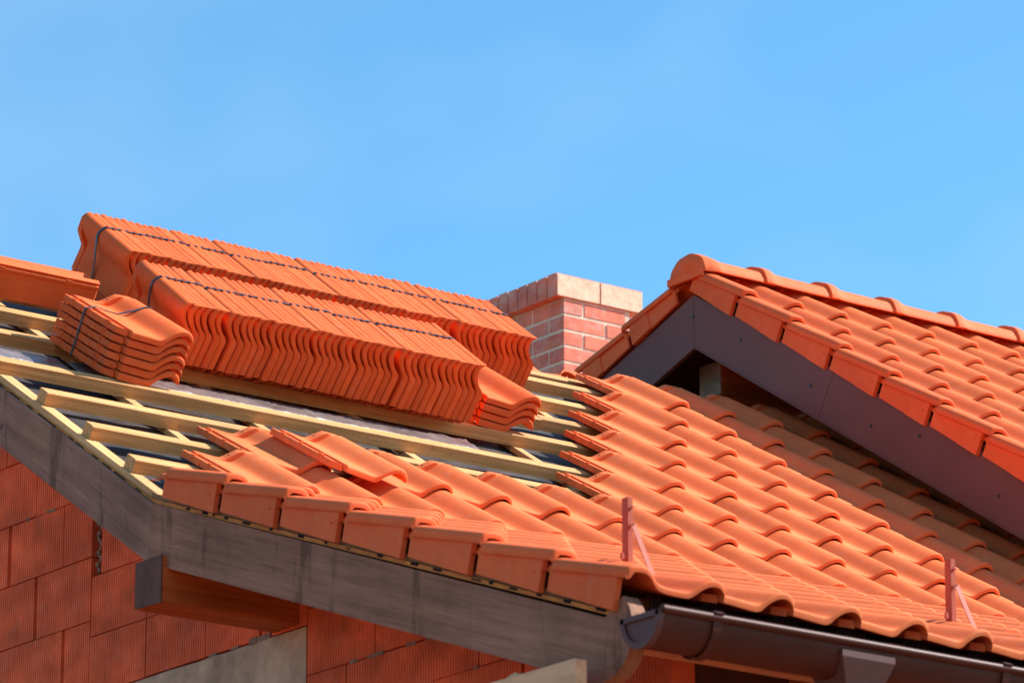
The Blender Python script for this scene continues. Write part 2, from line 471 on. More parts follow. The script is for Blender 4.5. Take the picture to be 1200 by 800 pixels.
# boarding under the membrane, both pitches, and the rear slope
mb = MB()
a, b = meet(-.150, -.128), meet(-.170, -.148)
up_o, up_i = P1(0, 2.90, -.150), P1(0, 2.90, -.170)
dn_o, dn_i = P2(0, -2.33, -.128), P2(0, -2.33, -.148)
for q in ([a, up_o, up_i, b], [dn_o, a, b, dn_i]):
    mb.prism([v - X1 * .018 for v in q], X1 * 5.0)
re_o = Vector((0, RIDGE.y, RIDGE.z - .06)); re_e = re_o - DR * 3.2
mb.prism([re_o + X1 * .022, re_e + X1 * .022, re_e - NR * .02 + X1 * .022, re_o - NR * .02 + X1 * .022], X1 * 5.0)
mb.build('roof_boarding', M_DARK, house)
mb = MB(); mb.grid([[re_o + NR * .01 + X1 * x - DR * u for x in (.02, 5.02)] for u in (0, 3.2)]); mb.build('rear_underlay', M_MEMB, house)

# gable (barge) boards
def c2(v, x): return Vector((x, v.y, v.z))
ct, cb_ = meet(-.134, -.118), meet(-.300, -.297)
BX = -.07
mb = MB()
mb.prism([c2(ct, BX), c2(P1(0, 2.95, -.134), BX), c2(P1(0, 2.95, -.300), BX), c2(cb_, BX)], X1 * .05)
mb.build('barge_board', M_BARGE1, house, bevel=.002)
# low board with its round nose at the eave
mb = MB()
cn = Vector((0, -2.097, -.908)); rn = .128
poly = [c2(ct, BX) - D2 * .0015, c2(cb_, BX) - D2 * .0015]
t0 = P2(0, -2.005, -.300)
poly.append(c2(P2(0, -1.985, -.297), BX))
for i in range(0, 19):
    a = radians(-118) + radians(150) * i / 18
    # angle measured from -y axis, going down first
    poly.append(Vector((BX, cn.y - rn * cos(radians(-105 + 150 * i / 18)) * 1.10, cn.z + rn * sin(radians(-105 + 150 * i / 18)))))
poly.append(c2(P2(0, -2.285, -.126), BX))
NOSE = poly
mb.prism(poly, X1 * .05)
mb.build('barge_board', M_BARGE2, house)
# edge strips above the boards
mb = MB()
ha, hb = meet(-.1335, -.1175), meet(-.1285, -.1050)
mb.prism([c2(ha, -.060), c2(P1(0, 2.9, -.1335), -.060), c2(P1(0, 2.9, -.1285), -.060), c2(hb, -.060)], X1 * .04)
mb.prism([c2(ha, -.0605) , c2(P2(0, -2.35, -.1175), -.0605), c2(P2(0, -2.35, -.1060), -.0605), c2(hb, -.0605)], X1 * .04)
rr = random.Random(3)
mb.build('sheathing_edge', M_OSB, house)
mb = MB()
ha, hb = meet(-.14, -.1045), meet(-.128, -.0885)
mb.prism([c2(ha, -.052) - D2 * .05, c2(P2(0, -2.36, -.1045), -.052), c2(P2(0, -2.36, -.0885), -.052), c2(hb, -.052) - D2 * .05], X1 * .045)
mb.build('verge_batten', M_BROWN2, house)
# dark chips of film squeezed between strip and board
mb = MB()
u = -.1
while u > -2.28:
    l = rr.uniform(.01, .05)
    mb.box(P2(-.0620, u - l, -.1130), X1 * .004, D2 * l, N2 * rr.uniform(.004, .010)); u -= l + rr.uniform(.02, .16)
for i in range(26):
    u = .12 + i * .1 + rr.uniform(0, .05)
    mb.box(P1(-.0615, u, -.1325), X1 * .004, D1 * rr.uniform(.03, .08), N1 * .003)
tag(mb.build('film_edge', M_COMB, house), kind='stuff')

# purlin end under the gable boards
mb = MB(); mb.aabb(-.085, .46, .030, .172, -.411, -.266)
m_ = mb.build('purlin', [M_BROWN], house, bevel=.0015)
mb = MB(); mb.hexa([Vector(v) for v in ((-.0905, .029, -.413), (-.0855, .029, -.413), (-.0855, .1755, -.407), (-.0905, .1755, -.407),
                                      (-.0905, .029, -.264), (-.0855, .029, -.264), (-.0855, .1755, -.264), (-.0905, .1755, -.264))])
mb.build('end_face', M_ENDG, m_)

# ---- walls of ribbed hollow blocks
XW = .46
SH = Vector((-.045, -.075, -.022))
def roofz(y):
    return roofz0(y - .075) + .022
def roofz0(y):
    z1 = (-.171 + y * sin(A1)) / cos(A1); z2 = (-.149 + y * sin(A2)) / cos(A2)
    z3 = re_o.z - .022 - (y - re_o.y) * tan(AR)
    return min(z1 if y > brk.y else z2, z3) - .002
def ribbed(mb, xf, y0, y1, z0, z1, off=0, clip=True, rib=.0135, dep=.0035):
    """block front facing -x with vertical ribs, from y0 to y1"""
    if y1 - y0 < .01: return
    n = max(2, round((y1 - y0) / rib)); ys = []
    st = (y1 - y0) / n
    pts = []
    for i in range(n):
        yb = y0 + i * st
        pts += [(yb, off), (yb + st * .55, off), (yb + st * .68, off + dep), (yb + st * .87, off + dep)]
    pts.append((y1, off))
    top, bot = [], []
    for y, o in pts:
        zt = min(z1, roofz(y)) if clip else z1
        top.append(Vector((xf + o, y, zt))); bot.append(Vector((xf + o, y, min(z0, zt - .0005))))
    back = xf + .08
    rows = [[Vector((back, p.y, p.z)) for p in bot], bot, top, [Vector((back, p.y, p.z)) for p in top]]
    if min(z1, roofz((y0 + y1) / 2)) - z0 < .01 and clip and min(z1, roofz(y0)) - z0 < .01 and min(z1, roofz(y1)) - z0 < .01: return
    mb.grid(rows)
    for yy, idx in ((y0, 0), (y1, -1)):
        if top[idx].z < z0 + .002: continue
        mb.face([Vector((xf, yy, z0)), Vector((back, yy, z0)), Vector((back, yy, top[idx].z)), Vector((xf, yy, top[idx].z))])
mb = MB(); mm = MB()
rw = random.Random(11)
def courses(y0, y1, zs, joints, gap=.006):
    for c in range(len(zs) - 1):
        z1, z0 = zs[c], zs[c + 1]
        js = joints.get(c)
        if js is None:
            js = []; y = y1 - rw.uniform(.05, .34)
            while y > y0 + .06: js.append((y, rw.choice((.002, .002, .004, .014)))); y -= .345
        js = sorted(js)
        cur = y0
        for yj, g in js + [(y1, 0)]:
            ribbed(mb, XW, cur, yj - g / 2, z0 + gap * rw.uniform(.4, 1), z1, off=rw.uniform(-.002, .002)); cur = yj + g / 2
        # smears of thin-bed mortar
        for q in range(5):
            if rw.random() < .8:
                yy = rw.uniform(y0, y1 - .05)
                if z0 < roofz(yy) - .05:
                    s = rw.uniform(.008, .03)
                    for e in range(3):
                        yo = yy + e * s * .6
                        mm.aabb(XW - rw.uniform(.001, .004), XW + .02, yo, yo + s * .7, z0 - rw.uniform(.001, .004), z0 + rw.uniform(.004, .008))
za = [2.2 - 0, 1.99, 1.776, 1.562, 1.348, 1.134, .92, .707, .493, .279, .067, -.149, -.364, -.40]
courses(1.335, 5.2, za, {8: [(1.70, .003), (2.05, .012)], 9: [(1.517, .002), (1.866, .020), (2.21, .003)], 10: [(1.685, .018), (2.02, .003)], 11: [(1.50, .016), (1.85, .003)]})
courses(.064, 1.272, [.64, .42, .208, -.001], {})
courses(.064, 1.330, [-.001, -.206, -.40], {0: [(.985, .003), (.64, .002)], 1: [(.985, .006), (.633, .002), (.32, .012)]})
courses(-.60, .058, [-.14, -.35, -.56, -.77, -.98], {1: [(-.30, .002)], 2: [(-.15, .002)]})
courses(-1.72, -.602, [-.27, -.48, -.69, -.90, -1.11], {})
z = -.62
low = [z - .214 * i for i in range(23)]
courses(.064, 5.2, low, {}); courses(-1.72, .058, [-.98 - .214 * i for i in range(1, 21)], {})
mb.build('gable_wall', M_BLOCK, house, world=Matrix.Translation(SH))
# ragged mortar in the wide joint
for i in range(26):
    zz = .012 + i * .0105; ww = .004 + .006 * rw.random(); yc = 1.3 + .012 * sin(i * 1.3) + rw.uniform(-.004, .004)
    mm.aabb(XW + .005 + rw.uniform(0, .006), XW + .02, yc - ww, yc + ww, zz, zz + .012)
for i in range(14):
    mm.aabb(XW - .003 - rw.uniform(0, .004), XW + .02, .26 + .008 * i * rw.uniform(.7, 1), .275 + .008 * i, -.402 - rw.uniform(0, .006), -.392 + rw.uniform(0, .008))
WMO = mm.build('wall_mortar', M_MORTARD, house, world=Matrix.Translation(SH)); tag(WMO, kind='stuff')
mb = MB(); rows = []
for i in range(60):
    y = .062 + i * (5.1 / 59)
    rows.append([Vector((XW + .09, y, -.617)), Vector((XW - .004 + .003 * noise.noise(Vector((y * 9, 0, 0))), y, -.617)),
                 Vector((XW - .004 + .003 * noise.noise(Vector((y * 9, 3, 0))), y, -.404 + .004 * noise.noise(Vector((y * 14, 0, 2))))), Vector((XW + .09, y, -.402))])
mb.grid(rows); mb.face(rows[0]); mb.build('ring_beam', M_CONC, house, world=Matrix.Translation(SH))
# backing core, front and other walls
mb = MB()
mb.prism([Vector((XW + .035, y, z)) for y, z in ((-1.70, GZ), (-1.70, roofz(-1.70) - .01), (brk.y, roofz(brk.y) - .01), (RIDGE.y, roofz(RIDGE.y) - .02), (5.2, roofz(5.2) - .02), (5.2, GZ))], X1 * 4.4)
mb.build('wall_core', plain('block_core_dark', (.11, .035, .022), .9, spec=.1), house, world=Matrix.Translation(SH))

mb = MB(); mb.aabb(.47, 4.83, -1.785, -1.70, GZ, -.95); mb.build('front_wall', M_BLOCK, house)
# eave: fascia, rafter tails, combs, drip edge
mb = MB()
for x in (.85, 1.65, 2.45, 3.25, 4.05):
    mb.prism([Vector((x, p.y, p.z - .004)) for p in (P2(0, -.9, -.175), P2(0, -.9, -.300))] + [Vector((x, p.y, p.z)) for p in NOSE[2:-1]] + [Vector((x, P2(0, -2.27, -.175).y, P2(0, -2.27, -.175).z))], X1 * .06)
mb.build('rafter_tail', M_BROWN, house)
mb = MB()
mb.box(P2(-.015, -2.385, -.20), X1 * 5.0, D2 * .022, N2 * .085); mb.build('fascia', M_BROWN, house)
mb = MB()
for i in range(420):
    x = .03 + i * .0117
    mb.box(P2(x, -2.335, -.118), X1 * .0062, D2 * .004, N2 * (.062 + .02 * max(0, cos((x / W) * 2 * pi))))
mb.box(P2(.0, -2.337, -.12), X1 * 4.9, D2 * .012, N2 * .012)
mb.build('eave_comb', M_COMB, house)
mb = MB()
mb.grid([[P2(x, -2.28, -.104), P2(x, -2.375, -.106), P2(x, -2.385, -.135)] for x in (.05, 5.0)]); mb.build('drip_edge', M_GUTCAP, house)

# gutter
gx0, gx1 = -.094, 5.1
GY0, GY1, GZT, GR = -2.232, -2.388, -.893, .078
GC = Vector((0, (GY0 + GY1) / 2, GZT)); 
def gy(a, r, x): return Vector((x, GC.y + r * cos(a), GZT - .0 * (x - gx0) - 1.12 * r * sin(a)))
def gring(x, r, n=22): return [gy(pi * i / n, r, x) for i in range(n + 1)]
mb = MB()
mb.grid([gring(gx0, GR) + gring(gx0, GR - .004)[::-1], gring(gx1, GR) + gring(gx1, GR - .004)[::-1]], 0, True)
# rolled front bead
mb.tube([Vector((gx0, GC.y - GR - .004, GZT + .002)), Vector((gx1, GC.y - GR - .004, GZT + .002 ))], .0115, 14)
gutter = mb.build('gutter', M_GUTTER, house, smooth=40)
mb = MB()
cap = gring(gx0 - .004, GR - .006); mb.prism(cap, X1 * .008)
rim = [Vector((gx0 - .012, p.y, p.z)) for p in gring(0, GR + .003)]
rin = [Vector((gx0 - .012, p.y, p.z)) for p in gring(0, GR - .011)]
sh = Vector((0, 0, 0))
mb.grid([rim, rin, [p + X1 * .012 for p in rin]], 0)
mb.grid([rim, [p + X1 * .02 for p in rim]], 0)
mb.aabb(gx0 - .012, gx0 + .006, GC.y - GR - .002, GC.y + GR + .002, GZT - .014, GZT + .001)
mb.build('end_cap', M_GUTCAP, gutter, smooth=35)
for bx in (.075, 1.09, 2.1, 3.1, 4.1):
    mb = MB(); R = GR + .004
    ringo = lambda x: [gy(pi * i / 22, R, x) for i in range(23)] + [gy(pi, R + .010, x) + Vector((0, 0, .012)), gy(pi, R - .004, x) + Vector((0, 0, .019)), gy(pi, R - .025, x) + Vector((0, 0, .013))]
    a = ringo(bx); b = ringo(bx + .028)
    c = Vector((0, GC.y, GZT))
    outer = lambda r: [Vector((p.x, p.y + (p.y - c.y) * .05, p.z + (p.z - c.z) * .04)) for p in r]
    mb.grid([a, b, outer(b), outer(a), a])
    mb.build('gutter_bracket', M_GUTTER, gutter, smooth=35)
# square outlet funnel
mb = MB()
zt = GZT - .012
def ringq(x0, x1, y0, y1, z): return [Vector((x0, y0, z)), Vector((x1, y0, z)), Vector((x1, y1, z)), Vector((x0, y1, z))]
q = [ringq(.515, .700, GC.y - GR - .006, GC.y + GR - .01, GZT - .022), ringq(.515, .700, GC.y - GR - .006, GC.y + GR - .01, GZT - .040),
     ringq(.565, .655, GC.y - .045, GC.y + .045, GZT - .150), ringq(.565, .655, GC.y - .045, GC.y + .045, GZT - .30)]
mb.grid(q, 0, True); mb.face(q[-1]); mb.build('outlet', M_GUTCAP, gutter)
mb = MB(); mb.tube([Vector((.61, GC.y, GZT - .28)), Vector((.61, GC.y + .0, GZT - .5)), Vector((.61, -1.78, GZT - .8)), Vector((.61, -1.78, GZ + .1))], .045, 14)
mb.build('downpipe', M_GUTTER, gutter, smooth=40)

# snow guard brackets
def snow(x, y):
    base = Vector((x, y, 0)); base.z = y * tan(A2) - .06
    mb = MB(); top = .265
    mb.box(base, Vector((.018, 0, 0)), Vector((0, .005, 0)), Vector((0, 0, top)))
    mb.box(base + Vector((0, .005, 0)), Vector((.003, 0, 0)), Vector((0, .022, 0)), Vector((0, 0, top)))
    o = mb.build('snow_guard_bracket', M_SNOW, house, bevel=.0008)
    mb = MB(); s = base + Vector((.004, -.0075, .19)); dn = Vector((.0, -.088, -.17))
    mb.box(s, Vector((.018, 0, 0)), dn, Vector((0, .004, .002))); mb.build('strut', M_SNOW, o)
    mb = MB()
    mb.tube([base + Vector((.0115, -.002, .235)), base + Vector((.0115, -.008, .235))], .005, 8)
    mb.tube([base + Vector((.0115, -.008, .186)), base + Vector((.0115, -.013, .186))], .004, 8)
    mb.aabb(base.x - .018, base.x, base.y + .004, base.y + .012, base.z + .088, base.z + .104)
    mb.aabb(base.x - .018, base.x, base.y + .004, base.y + .012, base.z + .058, base.z + .066)
    mb.build('bolt', M_SNOW, o)
snow(.245, -1.82); snow(1.43, -1.82)

# ------------------------------------------------------------------ raised gable roof on the right
gab = empty('raised_gable_wing', (6.5, 2.6, GZ), 'higher finished wing at the right with orange tiles, round ridge and dark brown gable boards', 'house wing')
U0 = Vector((4.178, 2.596, 2.0703)); WU = U0.dot(N1)
def PU(x, u, w): return X1 * x + D1 * u + N1 * (WU + w)
uU = U0.dot(D1)
ut = []
for k in range(1, 10):
    for j in range(2, 22):
        ut.append((laid(U0 + X1 * (j * W) - D1 * (k * EXP), D1, N1, j), k, j))
ut.sort(key=lambda t: (0 if inview(t[0].translation - X1 * .1, 40) else 1, pix(t[0].translation)[2]))
for t, k, j in ut[:92]: link('roof_tile', ME_TILE, gab, t)
mb = MB()
for t, k, j in ut[92:]:
    mb.bm.from_mesh(ME_TILE); mb.bm.verts.ensure_lookup_table()
    bmesh.ops.transform(mb.bm, matrix=t, verts=mb.bm.verts[-len(ME_TILE.vertices):])
me = bpy.data.meshes.new('roof_tiles'); mb.bm.to_mesh(me); mb.bm.free()
me.materials.append(M_TILE); me.materials.append(M_HOLE); me.shade_smooth(); me.set_sharp_from_angle(angle=radians(42))
tag(link('roof_tiles', me, gab), kind='stuff')
for k in range(1, 10):
    link('verge_tile', ME_VERGE, gab, laid(U0 - D1 * (k * EXP), D1, N1, 0, .5))
# rear slope (pitch 19 degrees) and its verge tiles
ME_VERGER = None
def rear_frame(k, x):
    o = Vector((x, 3.10 + (k - 1) * EXP * cos(AR), 1.957 - (k - 1) * EXP * sin(AR)))
    return o
mbv = MB(); shell(mbv, ROLL, VS, verge_head); tuck(mbv.bm); flap(mbv)
for v in mbv.bm.verts: v.co.y = -v.co.y
ME_VERGER = mbv.mesh('rear_verge_tile', [M_VERGE, M_HOLE], smooth=42)
for k in range(1, 6):
    d, n = tilted(DR, NR, TILT)
    # local +y mirrored, so the mesh's up-slope runs along -y of the frame
    link('verge_tile', ME_VERGER, gab, frame(rear_frame(k, 4.145), X1, -d, n))
mb = MB()
for k in range(1, 6):
    for j in range(2, 20):
        d, n = tilted(DR, NR, TILT)
        t = frame(rear_frame(k, 4.178 + j * W - .12), -X1, d, n)
        mb.bm.from_mesh(ME_TILE); mb.bm.verts.ensure_lookup_table()
        bmesh.ops.transform(mb.bm, matrix=t, verts=mb.bm.verts[-len(ME_TILE.vertices):])
me = bpy.data.meshes.new('rear_tiles'); mb.bm.to_mesh(me); mb.bm.free()
me.materials.append(M_TILE); me.materials.append(M_HOLE); me.shade_smooth(); me.set_sharp_from_angle(angle=radians(42))
tag(link('rear_tile_course', me, gab), kind='stuff')
# ridge tiles
RY, RZ = 2.655, 2.058
def ridge_tile(x0, starter=False):
    mb = MB(); rows = []
    n = 26
    def sec(x, h, wdt, fl=.0):
        r = []
        for i in range(n + 1):
            a = pi * i / n
            yy = -cos(a) * wdt; zz = (abs(sin(a)) ** .95) * h
            if abs(cos(a)) > .90: zz -= .004
            zz += .0016 * cos(a * 9)
            r.append(Vector((x, RY + yy, RZ - .004 + zz)))
        return r
    # raised collar at the left end, easing down to the body
    prof = [(0, .089, .139), (.003, .094, .143), (.025, .096, .145), (.045, .093, .143), (.062, .083, .139), (.08, .076, .137), (.12, .074, .136), (.40, .072, .134)]
    if starter: prof = [(0, .088, .112), (.004, .094, .118), (.03, .096, .125)] + [(a, h, w) for a, h, w in prof[4:]]
    outer = [sec(x0 + a, h, w) for a, h, w in prof]
    inner = [sec(x0 + a + .0, h - .014, w - .012) for a, h, w in prof]
    va = mb.grid(outer); vb = mb.grid(inner)
    for A_, B_ in ((va[0], vb[0]), (va[-1], vb[-1])):
        for i in range(n): mb.bm.faces.new([A_[i], A_[i + 1], B_[i + 1], B_[i]])
    for s in (0, -1):
        for i in range(len(prof) - 1): mb.bm.faces.new([va[i][s], va[i + 1][s], vb[i + 1][s], vb[i][s]])
    if starter:
        c = Vector((x0 - .010, RY + .01, RZ + .0)); 
        e0 = sec(x0 + .002, .087, .111); e1 = [p.lerp(c, .12) - X1 * .006 for p in e0]; e2 = [p.lerp(c, .45) - X1 * .010 for p in e0]
        for i in range(n + 1):
            if i % 4 == 0: e1[i] -= X1 * .004; e2[i] -= X1 * .005
        mb.grid([e0, e1, e2, [c] * (n + 1)])
        # low skirt under the fan
        mb.aabb(x0 - .014, x0 + .004, RY - .108, RY + .112, RZ - .026, RZ + .004)
    return mb.build('ridge_tile', M_VERGE, gab, smooth=40)
xs = [4.085] + [4.395 + .3525 * i for i in range(13)]
for i, x in enumerate(xs): ridge_tile(x, i == 0)
# gable boards in dark painted sheet
AP = 2.643
def yz(x, y, z): return Vector((x, y, z))
GXF = 4.110
def ztop(y): # board top line
    return min((WU - .083 + y * sin(A1)) / cos(A1), 1.976 - (y - AP) * tan(AR))
def zbot(y):
    return min((WU - .297 + y * sin(A1)) / cos(A1), 1.754 - (y - AP) * tan(AR))
def bpoly(y0, y1, g=.0015): return [yz(GXF, y0 + g, zbot(y0 + g)), yz(GXF, y1 - g, zbot(y1 - g)), yz(GXF, y1 - g, ztop(y1 - g)), yz(GXF, y0 + g, ztop(y0 + g))]
cuts = [-.35, .95, 1.845, AP]
# the seam between sheets sits square to the slope
mb = MB()
segs = [(-.35, 1.845), (1.845, AP)]
def seam(y): return (y - .055, y + .055)
b0, t0_ = seam(1.90)[1], seam(1.90)[0]
def line1(y, w): return yz(GXF, y, (WU + w + y * sin(A1)) / cos(A1))
s_u = 2.27
top_s = PU(GXF, s_u, -.083); bot_s = PU(GXF, s_u, -.297)
low_t, low_b = PU(GXF, -.35, -.083), PU(GXF, -.35, -.297)
apt, apb = yz(GXF, AP, ztop(AP)), yz(GXF, AP, zbot(AP))
g = D1 * .0012
for q in ([low_b, bot_s - g, top_s - g, low_t], [bot_s + g, apb - D1 * .001, apt - D1 * .001, top_s + g]):
    mb = MB(); mb.prism(q, X1 * .02); ob = mb.build('gable_board', M_METAL, gab, bevel=.001)
    # lip at the lower edge
    mb = MB(); a_, b_ = q[0], q[1]
    mb.prism([a_ - X1 * .004, b_ - X1 * .004, b_ - X1 * .004 + N1 * .006, a_ - X1 * .004 + N1 * .006], X1 * .06)
    mb.build('board_lip', M_METAL, ob)
rear_b, rear_t = yz(GXF, 4.4, 1.754 - (4.4 - AP) * tan(AR)), yz(GXF, 4.4, 1.976 - (4.4 - AP) * tan(AR))
gr = Vector((0, .0012, 0))
mb = MB(); mb.prism([apb + gr, rear_b, rear_t, apt + gr], X1 * .02); mb.build('gable_board', M_METAL, gab, bevel=.001)
mb = MB()
for p in (yz(GXF, AP + .004, 1.885), PU(GXF, 2.38, -.19), PU(GXF, 2.46 + .44, -.17), PU(GXF, 1.95, -.21), PU(GXF, 1.66, -.15), PU(GXF, 1.12, -.2), PU(GXF, .8, -.15), PU(GXF, .35, -.2)):
    mb.tube([p - X1 * .004, p + X1 * .004], .0072, 10)
mb.build('board_screw', plain('screw_dark', (.03, .024, .026), .4), gab, smooth=40)
# verge batten, soffits, ridge purlin, gable wall behind
mb = MB()
mb.prism([PU(4.131, -.35, -.10), PU(4.131, uU - .02, -.10), PU(4.131, uU - .02, -.06), PU(4.131, -.35, -.06)], X1 * .05)
mb.build('verge_batten', M_BROWN2, gab)  # added dark strip behind the flaps, keeps bright sky out of their gaps
mb = MB()
xi = 4.122
mb.prism([PU(xi, -.35, -.15), PU(xi, uU + .01, -.15), PU(xi, uU + .01, -.17), PU(xi, -.35, -.17)], X1 * 5)
mb.prism([yz(xi, AP, ztop(AP) - .05), yz(xi, 4.6, ztop(4.6) - .05), yz(xi, 4.6, ztop(4.6) - .07), yz(xi, AP, ztop(AP) - .07)], X1 * 5)
mb.build('soffit_boarding', M_DARK, gab)
mb = MB(); mb.aabb(4.30, 5.2, 2.70, 2.84, 1.60, 1.745); rp = mb.build('ridge_purlin', M_BROWN, gab, bevel=.002)
mb = MB(); mb.aabb(4.295, 4.2995, 2.702, 2.838, 1.602, 1.743); mb.build('end_face', wood('weathered_end_grain', (.30, .26, .2), (.2, .17, .13), 0, (8, 8, 8)), rp)
mb = MB()
mb.aabb(4.24, 4.29, 2.52, 2.62, 1.45, 1.60)
mb = MB()
mb.prism([yz(5.10, y, z) for y, z in ((-.1, -1.0), (-.1, zbot(-.1) + .12), (AP, zbot(AP) + .1), (4.4, zbot(4.4) + .1), (4.4, -1.0))], X1 * 3.9)
mb.build('upper_wall', M_BLOCK, gab)
mb = MB(); mb.aabb(5.10, 9.0, -.1, 4.4, GZ, -1.0); mb.build('lower_wall', M_BLOCK, gab)

# ---- chimney rising behind, out of the rear slope
CX0, CX1, CY0, CY1, CT = 4.978, 5.364, 4.653, 5.10, 2.618
mb = MB(); g = .0035
mb.aabb(CX0 + g, CX1 - g, CY0 + g, CY1 - g, .9, CT + .01, 1)
rc = random.Random(5)
ch = .075; jt = .0152
for c in range(23):
    z1 = CT - .006 - c * ch; z0 = z1 - ch + jt
    hd = .106
    L = .235
    # front (-y) face
    x = CX0
    seq = [hd, L] if c % 2 == 0 else [L, hd + .02]
    for l in seq:
        xe = min(x + l, CX1); 
        if xe - x > .02: mb.aabb(x, xe, CY0 + rc.uniform(-.0015, .0015), CY0 + .05, z0, z1)
        x = xe + jt
    y = CY0; seq = [.235, .106, .115] if c % 2 == 0 else [.108, .235, .115]
    for l in seq:
        ye = min(y + l, CY1)
        if ye - y > .02: mb.aabb(CX0 + rc.uniform(-.0015, .0015) - (.0005), CX0 + .05, y + (.051 if y == CY0 else 0), ye, z0, z1)
        if y == CY0: mb.aabb(CX0 - .0004, CX0 + .049, y + .0035, y + .052, z0 + .0003, z1 - .0003)
        y = ye + jt
    for k in range(2): 
        mb.aabb(CX1 - .04, CX1 - .001, CY0 + .06 + k * .195, CY0 + .06 + k * .195 + .18, z0, z1)
        mb.aabb(CX0 + .06 + k * .16, CX0 + .06 + k * .16 + .146, CY1 - .04, CY1 - .001, z0, z1)
chim = mb.build('chimney', [M_BRICK, M_MORTAR], gab)
mb = MB(); CH = .112
y = CY0 - .004; k = 0
while y < 5.19:
    d = .065
    for x0, x1 in ((4.930, 5.173), (5.182, 5.430)):
        dz = rc.uniform(-.002, .002)
        mb.aabb(x0 - rc.uniform(0, .002), x1, y, y + d, CT + .004, CT + CH + dz, 0)
        if k == 0: mb.aabb(x0 + .004, x1 - (.0 if x1 > 5.3 else -.006), y - .005, y - .0005, CT + .006, CT + CH - .003, 1)
    y += d + .0097; k += 1
mb.aabb(4.937, 5.423, CY0 + .001, y - .014, CT + .006, CT + CH - .004, 2)
mb.build('chimney_cap', [M_BRICK, M_CAP, M_MORTAR], chim, bevel=.0012)

# ------------------------------------------------------------------ packs of tiles on the battens
def ring_strap(o, ex, ey, pts, wdir, width=.0125, th=.0022, mat_=M_STRAP, parent=None):
    mb = MB(); P = [o + ex * a + ey * b for a, b in pts]
    ribbon(mb, P, wdir, width, th)
    return mb.build('strap', mat_, parent)
def upright_bundle(x0, u0, w0, tilt, nt, pitch, label, group, vstrap):
    d = (D1 * cos(tilt) + N1 * sin(tilt)).normalized(); n = (N1 * cos(tilt) - D1 * sin(tilt)).normalized()
    O = P1(x0, u0, w0)
    root = empty('tile_bundle', O, label, 'tile bundle', group)
    lean = random.uniform(-.006, .006)
    for i in range(nt):
        dd = (d + X1 * random.uniform(-.002, .002)).normalized(); nn = (n + X1 * (lean + random.uniform(-.003, .003))).normalized()
        nn = (nn - dd * nn.dot(dd)).normalized()
        wv = nn.cross(dd)       # = -x
        o = O + X1 * (i * pitch) + n * (.1855 + random.uniform(-.0022, .0022)) + d * random.uniform(-.0035, .0035)
        link('packed_tile', ME_UP, root, frame(o, nn, dd, wv))
    # strap hugging the pack (section plane: x, n)
    xl = (nt - 1) * pitch
    pts = [(.041, -.033), (.030, .054), (.004, .148), (-.003, .176), (-.003, .187), (.004, .200), (.013, .211)]
    for i in range(nt):
        pts += [(i * pitch + .022, .2185), (i * pitch + .034, .2140)] if i < nt - 1 else [(i * pitch + .022, .2185), (i * pitch + .042, .2160)]
    pts += [(xl + .050, .194), (xl + .062, .135), (xl + .064, .09), (xl + .064, -.027), (xl + .058, -.033)]
    s = MB(); Pp = [O + d * vstrap + X1 * a + n * b for a, b in pts]; ribbon(s, Pp, d, .0125, .0022); s.build('strap', M_STRAP, root)
    return root
ORD = ['first', 'second', 'third', 'fourth', 'fifth', 'sixth', 'seventh', 'eighth', 'ninth', 'tenth', 'eleventh', 'twelfth']
GAPS = {7: (.014, .004, .008, .004, .020, .004, 0), 10: (.003, .006, .014, .003, .018, .005, .004, .020, .003, 0)}
def row(x0, u0, w0, tilt, n, rowname, group, seed, dstep):
    random.seed(seed); x = x0
    for i in range(n):
        gap = GAPS[n][i]
        if i == 0: lb = 'leftmost strapped bundle of upright orange tiles in the %s row, its smooth face showing' % rowname
        elif i == n - 1: lb = 'rightmost strapped bundle of upright orange tiles in the %s row' % rowname
        else: lb = '%s strapped bundle of upright orange tiles from the left in the %s row' % (ORD[i], rowname)
        upright_bundle(x, u0 + random.uniform(-.003, .003) + dstep * i, w0, tilt, 6, .0286, lb, group, .235 + random.uniform(-.012, .012))
        x += 6 * .0286 + gap - .0015
    return x
row(.724, 1.550, -.028, radians(4.6), 7, 'front', 'upright tile bundles of the front row', 21, -.003)
row(.852, 2.225, -.028, radians(3.6), 10, 'rear', 'upright tile bundles of the rear row', 22, -.002)

# flat strapped stack of six tiles at the left
def flat_frame(x, u, w, rot, tilt, roll=0):
    d = (D1 * cos(tilt) + N1 * sin(tilt)); n = (N1 * cos(tilt) - D1 * sin(tilt))
    dd = (d * cos(rot) - X1 * sin(rot)); xx = dd.cross(n).normalized()
    return P1(x, u, w), xx, dd, n
random.seed(31)
O, xx, dd, nn = flat_frame(.610, 1.276, .0, radians(3), radians(-1.0))
st = empty('tile_bundle', O - nn * .058, 'small strapped bundle of six orange tiles lying flat on battens at the left end', 'tile bundle')
PT = .0290
for i in range(6):
    link('packed_tile', ME_STK, st, frame(O + nn * (i * PT) + xx * random.uniform(-.003, .003) + dd * random.uniform(-.003, .003), xx, dd, nn))
top = 5 * PT
pts = [(-.244, -.064), (-.2445, top - .040), (-.205, top - .030), (-.15, top - .0385), (-.11, top - .040), (-.05, top - .0165), (-.012, top + .0015), (.010, top + .0008), (.030, top - .012), (.0365, top - .026), (.0365, -.030), (.02, -.040), (-.10, -.064)]
s = MB(); ribbon(s, [O + dd * .255 + xx * a + nn * b for a, b in pts], dd, .0105, .0018); s.build('strap', M_STRAP, st)
